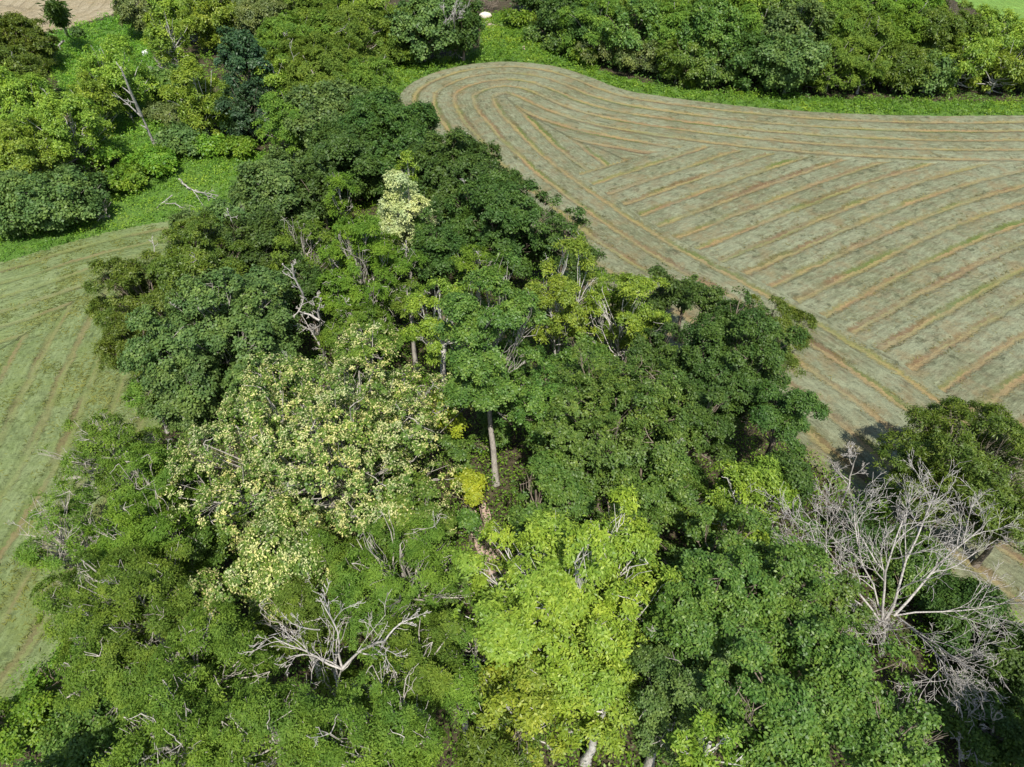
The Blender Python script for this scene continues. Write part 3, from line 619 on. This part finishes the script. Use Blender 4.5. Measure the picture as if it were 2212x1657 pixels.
T('maple', 60, 1820, 300, 15, .9, 'tree just below the lower left corner, shading the shrubs there')
# ------------------------------------------------------------------ upper left
T('sage', 300, 20, 110, 12, 1.0, 'grey-olive tree right of the stubble field, cut by the top edge')
T('ashgreen', 400, 20, 120, 13, 1.0, 'lime crown cut by the top edge, right of the grey-olive tree')
T('ashgreen', 365, 80, 100, 12, 1.3, 'lime-tinted tree between the stubble field and the lime crowns')
T('ashgreen', 470, 40, 130, 13, .9, 'light green crown cut by the top edge, left of the dull olive one')
T('maple', 360, 180, 100, 7, .8, 'low green crown below the white boulder')
T('ashgreen', 425, 215, 120, 13, 1.3, 'lime green crown touching the left side of the dark blue-green tree')
T('spruce', 532, 150, 105, 15, 1.35, 'dark blue-green tree, darkest of the upper left')
T('spruce', 530, 240, 100, 11, 1.1, 'lower dark blue-green crown leaning on the darkest tree')
T('walnut', 30, 95, 150, 11, .9, 'olive green crown at the left edge below the stubble field')
T('walnut', 30, 165, 130, 11, .8, 'olive crown cut by the left edge, under the uppermost one')
T('ashgreen', 45, 235, 190, 14, 1.1, 'big lime-green crown at the left edge, upper one of three')
T('ashgreen', 150, 285, 150, 12, 1.2, 'lime-green crown right of the big one at the left edge')
T('ashgreen', 40, 330, 150, 11, 1.1, 'lime-green crown at the left edge above the dark tree')
T('ashgreen', 250, 165, 140, 14, 1.0, 'thin lime-green tree with a long pale leaning trunk', cov=.6, bark='white')
T('ashgreen', 205, 225, 110, 11, 1.2, 'thin lime-green crown left of the long leaning trunk', cov=.75)
T('pear', 118, 428, 190, 7.5, .75, 'dark grey-green tree with twiggy skirts by the left field, upper left')
T('pear', 20, 420, 140, 8, .85, 'dark crown cut by the left edge above the left hay field')
T('oak', 30, 478, 100, 4, .7, 'low dark crown at the left edge, touching the left hay field')
SHR = [(390, 300, 110, 4, 'pear', 'rounded grey shrub at the foot of the long leaning trunk'), (455, 310, 80, 3, 'shrub', 'light green shrub right of the rounded grey one'),
       (330, 350, 110, 3.5, 'shrub', 'leafy shrub left of the rounded grey one, on the meadow rim'), (265, 385, 90, 3.5, 'shrub', 'yellow-green shrub beside the meadow, left of the fallen branch'),
       (225, 395, 70, 3.5, 'shrubdark', 'dark shrub right of the twiggy dark tree'), (400, 250, 90, 4.5, 'sage', 'soft grey-green shrub above the rounded grey one'), (470, 260, 80, 4, 'shrub', 'light shrub left of the lower dark blue-green crown'),
       (345, 240, 80, 4, 'sage', 'dull shrub in the tangle right of the thin lime tree'), (215, 330, 80, 4, 'shrub', 'green shrub by the brown brush pile'), (165, 72, 28, 2.2, 'shrubdark', 'small dark bush at the foot of the tufted pole tree'),
       (515, 320, 80, 3, 'shrub', 'light shrub under the dark blue-green tree by the meadow'), (1262, 120, 60, 3, 'shrub', 'low shrub on the right edge of the lane'), (1120, 40, 60, 3.5, 'shrub', 'bright shrub at the head of the lane, right side'),
       (1090, 30, 40, 3, 'shrub', 'bright shrub at the head of the lane, left side'), (1160, 70, 60, 3.5, 'shruboak', 'shaded shrub on the right edge of the lane, upper one'), (1200, 95, 60, 3.5, 'shruboak', 'shaded shrub on the right edge of the lane, lower one')]
for (x, y, w, H, k, lb) in SHR: T(k, x, y, w, H, .75, lb, name='shrub', cat='shrub')
# ------------------------------------------------------------------ the hedge of trees beyond the field, upper right
HF = [(1262, 78, 100, 11, 'oak', 'darkest tree'), (1320, 120, 110, 6, 'sage', 'low grey-green tree'), (1395, 140, 95, 7, 'sage', 'low rounded olive tree'), (1465, 150, 95, 9, 'walnut', 'dark olive tree'),
      (1545, 150, 100, 9, 'maple', 'green tree'), (1625, 145, 110, 10, 'oak', 'dark tree'), (1710, 160, 130, 11, 'pear', 'spreading very dark tree'), (1800, 160, 110, 10, 'locust', 'feathery green tree'),
      (1870, 165, 90, 10, 'locust', 'grey-barked feathery tree'), (1945, 165, 100, 9, 'walnut', 'leaning olive tree'), (2010, 180, 90, 7, 'pear', 'low dark tree'), (2080, 160, 100, 10, 'ashgreen', 'lime-green tree'), (2160, 170, 100, 9, 'ashgreen', 'light green tree'), (2235, 165, 110, 9, 'walnut', 'half-cut olive tree')]
ORD = ['first', 'second', 'third', 'fourth', 'fifth', 'sixth', 'seventh', 'eighth', 'ninth', 'tenth', 'eleventh', 'twelfth', 'thirteenth', 'fourteenth', 'fifteenth']
for i, (x, y, w, H, k, lb) in enumerate(HF): T(k, x, y-22, w*1.12, H, .95, f'{lb}, {ORD[i]} from the left in the front row beyond the hay field', group='front row of trees beyond the hay field')
HM = [(1222, 22, 100, 13, 'oak', 'dark crown'), (1290, 50, 120, 13, 'locust', 'grey-green feathery crown'), (1370, 70, 120, 13, 'maple', 'dark green crown'), (1450, 75, 110, 13, 'locust', 'feathery crown'), (1530, 85, 120, 14, 'maple', 'green crown'),
      (1615, 80, 110, 13, 'locust', 'olive feathery crown'), (1700, 85, 120, 14, 'pear', 'dark crown'), (1780, 75, 120, 14, 'locust', 'feathery light green crown'), (1860, 90, 120, 14, 'locust', 'spreading feathery crown'), (1950, 80, 120, 14, 'locustbright', 'bright feathery crown'),
      (2030, 90, 120, 14, 'walnut', 'olive crown'), (2110, 95, 110, 13, 'ashgreen', 'lime crown'), (2200, 100, 110, 12, 'ashgreen', 'light green crown')]
for i, (x, y, w, H, k, lb) in enumerate(HM): T(k, x, y, w*1.15, H, .9, f'{lb}, {ORD[i]} from the left in the middle row beyond the hay field', group='middle row of trees beyond the hay field')
HB = [(1160, -25, 100, 12, 'oak', 'dark crown'), (1230, -15, 120, 13, 'maple', 'green crown'), (1330, 0, 120, 13, 'locust', 'feathery crown'), (1430, 5, 120, 13, 'locust', 'olive feathery crown'), (1530, 15, 120, 13, 'locustbright', 'bright crown'),
      (1620, 10, 110, 13, 'ashgreen', 'lime crown'), (1700, 15, 110, 13, 'maple', 'green crown'), (1785, 18, 90, 13, 'ash', 'yellow-green crown'), (1870, 15, 120, 13, 'locust', 'feathery crown'), (1960, 20, 120, 13, 'locustbright', 'bright feathery crown'), (2030, 30, 90, 13, 'locust', 'small feathery crown')]
for i, (x, y, w, H, k, lb) in enumerate(HB): T(k, x, y, w*1.15, H, .9, f'{lb}, {ORD[i]} from the left in the back row beyond the hay field', group='back row of trees beyond the hay field')
T('shrubdark', 2100, 72, 40, 4, .9, 'lone dark bush at the edge of the green pasture, upper right')
# ------------------------------------------------------------------ dead and broken trees
def bare_tree(label, base, specs, seed, sides=5, mat='dead', name='dead_tree', kids=(5, 7, 7, 6), spread=.7, minr=.012, stub=None, up=.05, wob=.16, shrink=.62, start=.25):
    """specs: list of (start point, direction, length, radius); the first is the trunk"""
    rng = np.random.default_rng(seed); rt = root(name, label, 'dead tree', (base[0], base[1], 0)); allp = []
    for i, (p, d, L, r) in enumerate(specs):
        out = []; grow(rng, np.array(p, float), unit(np.array(d, float)), L, r, 0, out, spread, kids, up, shrink, minr, wob, start)
        v, f = tubes([(P, R_) for P, R_, lv in out], sides); v[:, 2] = np.maximum(v[:, 2], 0.02); nm = 'trunk' if i == 0 else 'limb'
        put(nm, mesh_np(nm, v, f, BARK[mat], smooth=True), rt)
    return rt
def limb_px(a, b, ha, hb, base):
    """direction and length between two picture points at given heights, relative to base"""
    A = at(a[0], a[1], ha)[0]; B = at(b[0], b[1], hb)[0]; o = np.array([base[0], base[1], 0]); return A-o, B-A, np.linalg.norm(B-A)
# great bare tree: forks low, spreads over the hay edge
gb = at(1900, 1395, 0.0)[0]
S = []
def L_(a, b, ha, hb, r, base): A, D, n = limb_px(a, b, ha, hb, base); S.append((A, D, n, r))
for a, b, ha, hb, r in [((1900, 1395), (1905, 1350), 0, 4.0, .34), ((1905, 1350), (1950, 1130), 4, 12, .22), ((1905, 1350), (2010, 1085), 4, 12.5, .22), ((1930, 1330), (2110, 1150), 4.5, 11, .20), ((1930, 1330), (2180, 1290), 4.5, 7, .13),
                        ((1905, 1350), (1760, 1150), 4, 11.5, .18), ((1900, 1350), (1720, 1230), 4, 10, .14), ((1915, 1345), (1850, 1100), 4, 12, .17), ((1935, 1330), (2090, 1440), 4.5, 9.0, .15), ((1935, 1330), (2030, 1470), 4.5, 8.0, .12), ((1905, 1350), (1790, 1260), 4, 9.5, .14)]:
    L_(a, b, ha, hb, r, gb)
bare_tree('great leafless grey tree spreading over the hay edge at the right', gb, [(a, d, n*1.08, r*.5) for a, d, n, r in S], 31, kids=(8, 7, 5), shrink=.54, spread=.62, minr=.011, wob=.13)
S = []; b2 = at(1800, 1160, 0)[0]
for a, b, ha, hb, r in [((1800, 1160), (1815, 1090), 0, 3.5, .16), ((1815, 1090), (1850, 985), 3.5, 9, .10), ((1812, 1095), (1775, 1080), 3, 7, .07)]: L_(a, b, ha, hb, r, b2)
bare_tree('small leafless tree with upright dark twigs against the hay, above the great bare one', b2, S, 32, kids=(6, 6, 5), shrink=.5)
S = []; b3 = at(735, 1640, 0)[0]
for a, b, ha, hb, r in [((735, 1640), (738, 1445), 0, 11.5, .22), ((738, 1445), (590, 1375), 11.5, 14, .12), ((738, 1445), (620, 1420), 11.5, 13.0, .09), ((738, 1445), (830, 1385), 11.5, 15, .15), ((830, 1385), (905, 1330), 15, 16.2, .09), ((738, 1440), (690, 1290), 11.6, 16.5, .12),
                        ((690, 1360), (625, 1345), 14, 15.5, .07), ((736, 1470), (795, 1495), 10.5, 11, .05)]: L_(a, b, ha, hb, r, b3)
bare_tree('bare white dead tree with forked limbs in front of the huge basswood', b3, [(a, d, n, r*.62) for a, d, n, r in S], 33, kids=(5, 4, 3), shrink=.5, spread=.6, up=.02, minr=.014, start=.3)
S = []; b4 = at(245, 1480, 0)[0]
for a, b, ha, hb, r in [((245, 1480), (235, 1400), 0, 6, .18), ((235, 1400), (205, 1335), 6, 9.5, .13), ((205, 1335), (215, 1385), 9.5, 7.5, .08), ((230, 1395), (165, 1385), 6.2, 8, .09), ((238, 1400), (290, 1380), 6, 8, .09), ((240, 1410), (230, 1440), 5.5, 5.5, .06)]: L_(a, b, ha, hb, r, b4)
bare_tree('grey dead snag with a looping limb at lower left', b4, [(a, d, n, r*.8) for a, d, n, r in S], 34, kids=(4, 3, 2), shrink=.42, minr=.018, start=.35)
S = []; b5 = at(705, 800, 0)[0]
for a, b, ha, hb, r in [((705, 800), (690, 690), 0, 9.5, .20), ((690, 690), (692, 662), 9.5, 11.5, .13), ((690, 692), (645, 672), 9.5, 10.5, .14), ((645, 672), (655, 640), 10.5, 12, .10), ((655, 640), (632, 570), 12, 16, .11), ((645, 672), (620, 690), 10.5, 10.2, .06), ((650, 655), (680, 640), 11, 13, .05)]: L_(a, b, ha, hb, r, b5)
bare_tree('broken yellowish snag with splintered top above the flowering basswood', b5, S, 35, kids=(5, 5, 4), shrink=.38, mat='dead', minr=.02)
S = []; b6 = at(2075, 1640, 0)[0]
for a, b, ha, hb, r in [((2075, 1640), (2080, 1560), 0, 3, .2), ((2050, 1540), (2260, 1625), 2.6, 3.0, .16), ((2080, 1560), (2070, 1650), 3, 3, .08), ((2085, 1560), (2110, 1650), 3, 3, .08), ((2080, 1560), (2060, 1500), 3, 5, .06), ((2140, 1590), (2155, 1535), 2.8, 6, .09), ((2120, 1560), (2105, 1480), 3, 6.5, .05), ((2085, 1560), (2130, 1500), 3, 5.5, .06)]: L_(a, b, ha, hb, r, b6)
bare_tree('broken dead tree with tangled bare limbs in the lower right corner', b6, S, 36, kids=(4, 5, 4), shrink=.4, minr=.014)
S = []; b7 = at(985, 115, 0)[0]
for a, b, ha, hb, r in [((985, 115), (978, 75), 0, 6, .2), ((978, 75), (1000, 5), 6, 14, .13), ((978, 75), (955, 20), 6, 12.5, .12)]: L_(a, b, ha, hb, r, b7)
bare_tree('leafless white tree left of the lane, between two dark crowns', b7, S, 37, kids=(6, 5, 4), shrink=.42, minr=.03, sides=4)
def log(label, pts, hs, r, name='fallen_branch', kids=(3, 3), seed=1, mat='dead', cat='branch', shrink=.35):
    P0 = at(*pts[0])[0]; S = []
    for (a, b, ha, hb, rr) in [(pts[i], pts[i+1], hs[i], hs[i+1], r*(1-.5*i/len(pts))) for i in range(len(pts)-1)]: 
        A, D, n = limb_px(a, b, ha, hb, P0); S.append((A, D, n, rr))
    rt = bare_tree(label, P0, S, seed, kids=kids, name=name, shrink=shrink, up=0, wob=.06, minr=.03, sides=5, mat=mat); rt['category'] = cat; return rt
S = []; b8 = at(388, 390, 0)[0]
for a, b, ha, hb, r in [((388, 388), (405, 405), .4, .5, .26), ((405, 405), (425, 415), .5, .7, .16), ((425, 415), (470, 422), .7, 1.2, .10), ((418, 412), (465, 430), .6, .6, .09), ((418, 414), (435, 438), .6, .3, .07)]: L_(a, b, ha, hb, r, b8)
r8 = bare_tree('larger fallen bare branch with splayed limbs lying on the bright meadow', b8, S, 38, kids=(3, 3), shrink=.35, up=0, wob=.07, minr=.03, name='fallen_branch'); r8['category'] = 'branch'
log('thin curved fallen branch left of the larger one on the meadow', [(372, 422), (355, 436), (340, 448)], [.5, .4, .1], .10, seed=41)
log('small fallen branch nearest the left hay field on the meadow', [(358, 440), (378, 440), (398, 452)], [.4, .7, .2], .09, seed=42)
log('leaning grey dead limb left of the tufted pole tree', [(137, 88), (120, 108)], [2.2, .2], .3, name='dead_limb', seed=43, cat='branch')
log('leaning bare stub at the left of the rounded field tip', [(840, 113), (826, 90)], [.1, 3.4], .34, name='dead_stump', kids=(), seed=44, cat='tree stump')
# long pale trunk leaning through the thin lime tree
S = []; b9 = at(340, 325, 0)[0]
for a, b, ha, hb, r in [((340, 325), (305, 250), 0, 6.5, .30), ((305, 250), (262, 150), 6.5, 14.5, .28), ((305, 252), (245, 200), 6.4, 10.5, .14)]: L_(a, b, ha, hb, r, b9)
bare_tree('long pale bare trunk leaning left through the thin lime-green tree', b9, S, 45, kids=(4, 3), shrink=.25, mat='dead', wob=.04, up=0, minr=.04, sides=6)
# tufted pole tree in front of the stubble field
tb = at(147, 79)[0]
rt = root('pole_tree', 'slim leaning tree with a shaggy tufted top standing before the tan stubble field', 'tree', tb)
rng = np.random.default_rng(5); top = at(122, 22, 9.0)[0]-np.array([tb[0], tb[1], 0]); top2 = at(116, 14, 10.5)[0]-np.array([tb[0], tb[1], 0])
P = np.array([[0, 0, -.1], top*0.3, top*0.6, top, top2]); v, f = tubes([(P, np.array([.36, .28, .24, .18, .08]))], 6); put('trunk', mesh_np('trunk', v, f, BARK['grey'], smooth=True), rt)
n = 1500; t = rng.uniform(.45, 1.08, n)[:, None]; ax = P[-1]; rad = 1.7*np.sin(np.clip((t-.35)/.75, 0, 1)*math.pi*.85)+.2; off = rng.normal(0, .55, (n, 3)); PP = ax*t+off*rad*np.array([1, 1, .5])
dirv = unit(off)+np.array([0.25, 0, -.35]); nr = unit(rng.normal(0, 1, (n, 3))+np.array([0, 0, .6])); v, f = leaves(PP, nr, dirv, rng.uniform(.7, 1.5, n), np.full(n, .36))
put('crown', mesh_np('crown', v, f, LEAF['oak'], {'tint': ('FACE', rng.random(n))}), rt)
# brown brush piles and twiggy skirts
def brush(label, x, y, R, hgt, seed, mat='brown', n=9, name='brush_pile'):
    b = at(x, y)[0]; rg = np.random.default_rng(seed); S = []
    for i in range(n):
        a = rg.uniform(0, 6.28); S.append(((rg.normal(0, R*.2), rg.normal(0, R*.2), .15), (math.cos(a), math.sin(a), rg.uniform(.2, .9)), R*rg.uniform(.8, 1.2), .07))
    rt = bare_tree(label, b, S, seed, kids=(6, 5), shrink=.5, minr=.03, mat=mat, name=name, sides=4); rt['category'] = 'brush'; return rt
brush('reddish brown brush pile under the lime-green crowns, upper left', 225, 352, 2.6, 1.5, 51)
brush('grey twiggy brush on the right skirt of the dark grey-green tree', 178, 470, 4.0, 1.5, 52, 'grey')
brush('brown brush heap behind the pale stone at the head of the lane', 1055, 22, 3.0, 1.5, 53)
brush('grey brush tangle right of the thin lime tree, upper left', 372, 160, 3.0, 1.5, 54, 'grey')
# stones
def stone(label, x, y, s, seed, mat):
    rg = np.random.default_rng(seed); b = at(x, y)[0]; n1, n2 = 12, 9; V = []
    for j in range(n2):
        th = math.pi*j/(n2-1)
        for i in range(n1):
            ph = 2*math.pi*i/n1; d = np.array([math.sin(th)*math.cos(ph), math.sin(th)*math.sin(ph), math.cos(th)])
            k = 1+.18*math.sin(3*ph+seed)*math.sin(2*th)+rg.normal(0, .05); V.append(d*k*np.array(s)+np.array([0, 0, s[2]*.6]))
    F = [(j*n1+i, j*n1+(i+1) % n1, (j+1)*n1+(i+1) % n1, (j+1)*n1+i) for j in range(n2-1) for i in range(n1)]
    o = put('boulder', mesh_np('boulder', V, F, mat), None, (b[0], b[1], 0)); o['label'] = label; o['category'] = 'boulder'; return o
SM = dirt_mat('pale_stone', (0.55, 0.47, 0.38), (0.75, 0.68, 0.58))
stone('pale pinkish boulder at the head of the grassy lane', 1048, 40, (1.7, 1.0, .9), 3, SM)
stone('white boulder half hidden among the trees, upper left', 316, 119, (.7, 1.3, .6), 4, dirt_mat('white_stone', (0.70, 0.70, 0.68), (0.85, 0.85, 0.84)))
stone('narrow pinkish stone lying in the middle of the grassy lane', 1131, 105, (.35, 1.3, .3), 5, dirt_mat('pink_stone', (0.42, 0.30, 0.24), (0.55, 0.42, 0.36)))
# withered tufts on the right white-limbed ash are loose clusters in its crown
# ------------------------------------------------------------------ weeds and rank grass: uncountable
def weeds(name, label, polys, dens, hmin, hmax, seed, mat, per=9, leaf=.26, spreadr=.45, cat='weeds', mask=None):
    rg = np.random.default_rng(seed); PP = []; HH = []
    for poly in polys:
        lo = poly.min(0); hi = poly.max(0); n = int((hi-lo).prod()*dens); q = rg.uniform(lo, hi, (n, 2)); q = q[inside(q, poly)]
        if mask is not None: q = q[mask(q)]
        PP.append(q)
    q = np.vstack(PP); h = hmin+(hmax-hmin)*np.clip(vnoise(q, 3.0, seed)*1.5-.25, 0, 1)*rg.uniform(.7, 1.2, len(q))
    n = len(q)*per; i = np.repeat(np.arange(len(q)), per); u = rg.random(n)
    off = rg.normal(0, spreadr*.6, (n, 2)); P = np.column_stack([q[i]+off, h[i]*u+.03]); dep = P[:, 1]*math.cos(PITCH)+(CAMH)*math.sin(PITCH)
    N = unit(rg.normal(0, .5, (n, 3))+np.array([0, 0, .8])); A = np.column_stack([off, rg.normal(0.3, .4, n)])
    ll = np.maximum(leaf, 2.0*dep/683)*rg.uniform(.7, 1.3, n); tint = np.clip(.5*vnoise(q, 5.0, seed+1)[i]+.25*rg.random(len(q))[i]+.35*rg.random(n)-.05, 0, 1)
    v, f = leaves(P, N, A, ll, ll*.5); v[:, 2] = np.maximum(v[:, 2], 0.03)
    o = put(name, mesh_np(name, v, f, mat, {'tint': ('FACE', tint)})); o['kind'] = 'stuff'; o['label'] = label; o['category'] = cat; return o
weeds('weeds', 'bright green weeds and brambles on the strip between left field and trees', [MEAD[0]], 2.2, .25, 1.1, 61, LEAF['weed'])
weeds('weeds', 'bright green weeds in the clearing under the upper left trees', [MEAD[1]], 1.5, .3, 1.6, 62, LEAF['weed'])
ee = EDGE_R
weeds('weeds', 'bright green weeds rimming the right hay field and the lane mouth', [MEAD[2]], 2.4, .25, 1.5, 63, LEAF['weed'], mask=lambda q: seg_dist(q, ee)[2] < 0)
weeds('weeds', 'tall green weeds along the edge of the left hay field, lower left', [MEAD[4]], 5.0, .3, 1.3, 64, LEAF['weed'], leaf=.2, spreadr=.3)
def loose_hay(name, label, poly, n, edge, sgn, seed, mat, land=True):
    rg = np.random.default_rng(seed); lo = poly.min(0); hi = poly.max(0); q = rg.uniform(lo, hi, (n, 2)); q = q[inside(q, poly)]
    if land:
        _, _, at_ = f_right(q); B = at_['B']; v = np.where(B[0] > .5, B[1]['across'], at_['across'])
    else: v = f_left(q)[2]['across']
    d, u, sd_ = seg_dist(q, edge); g = np.abs((v+.5) % 1-.5)
    cl = vnoise(q, 1.6, seed)*vnoise(q, 6.0, seed+1); ok = (d > .6) & (sd_*sgn > 0) & (g > .13) & (rg.random(len(q)) < np.clip(cl*3.2-.35, .05, 1)); q = q[ok]; n = len(q)
    P = np.column_stack([q, rg.uniform(.10, .19, n)]); N = unit(rg.normal(0, .22, (n, 3))+np.array([0, 0, 1])); A = rg.normal(0, 1, (n, 3))*np.array([1.8, 1, .03])
    v, f = leaves(P, N, A, rg.uniform(.3, .8, n), rg.uniform(.05, .12, n), 0.03)
    o = put(name, mesh_np(name, v, f, mat, {'tint': ('FACE', np.clip(.7*vnoise(q, 2.5, seed+2)+.5*rg.random(n)-.1, 0, 1))})); o['kind'] = 'stuff'; o['label'] = label; o['category'] = 'hay'; return o
LB = 1.0
HR = leaf_mat('loose_hay_stalks', [(0.09, 0.10, 0.05), (0.15, 0.162, 0.09), (0.22, 0.235, 0.14)], trans=.15, spec=.1)
HL = leaf_mat('loose_green_hay_stalks', [(0.10, 0.14, 0.045), (0.145, 0.19, 0.072), (0.20, 0.245, 0.11)], trans=.15, spec=.1)
fr = np.array([at(*p)[0][:2] for p in [(850, 128), (2280, 245), (2280, 1440), (1500, 830), (840, 250)]])
loose_hay('loose_hay', 'loose cut hay lying in swaths on the right field', fr, 260000, EDGE_R, 1, 71, HR)
fl = np.array([at(*p)[0][:2] for p in [(-60, 560), (300, 480), (520, 460), (420, 700), (200, 1300), (-60, 1600)]])
loose_hay('loose_hay', 'loose green cut hay lying on the left field', fl, 90000, EDGE_L, -1, 72, HL, False)
wood_poly = np.array([at(*p)[0][:2] for p in [(860, 220), (930, 330), (1090, 500), (1400, 715), (1700, 935), (1820, 1050), (2211, 1370), (2211, 1900), (0, 1900), (60, 1500), (200, 1290), (360, 950), (500, 560), (560, 420), (600, 300)]])
weeds('undergrowth', 'low green undergrowth on the shaded floor of the wood', [wood_poly], 3.2, .3, 3.6, 65, LEAF['shrub'], per=10, leaf=.24, spreadr=.6, cat='undergrowth')
hedge_poly = np.array([at(*p)[0][:2] for p in [(1180, 110), (1260, 140), (1430, 190), (1700, 212), (2300, 222), (2300, 120), (1900, 90), (1500, 50), (1180, 10)]])
weeds('undergrowth', 'dark undergrowth between the trees beyond the hay field', [hedge_poly], .8, .3, 2.0, 66, LEAF['maple'], per=8, cat='undergrowth')
hl_poly = np.array([at(*p)[0][:2] for p in [(-80, 110), (300, 90), (560, 110), (860, 150), (850, 220), (600, 330), (560, 400), (300, 350), (180, 480), (-80, 540)]])
weeds('undergrowth', 'green undergrowth between the upper left trees', [hl_poly], .8, .3, 1.8, 67, LEAF['weed'], per=8, cat='undergrowth')
print('leaves', NLEAF, 'script seconds', round(time.time()-T0, 1), 'objects', len(bpy.data.objects))
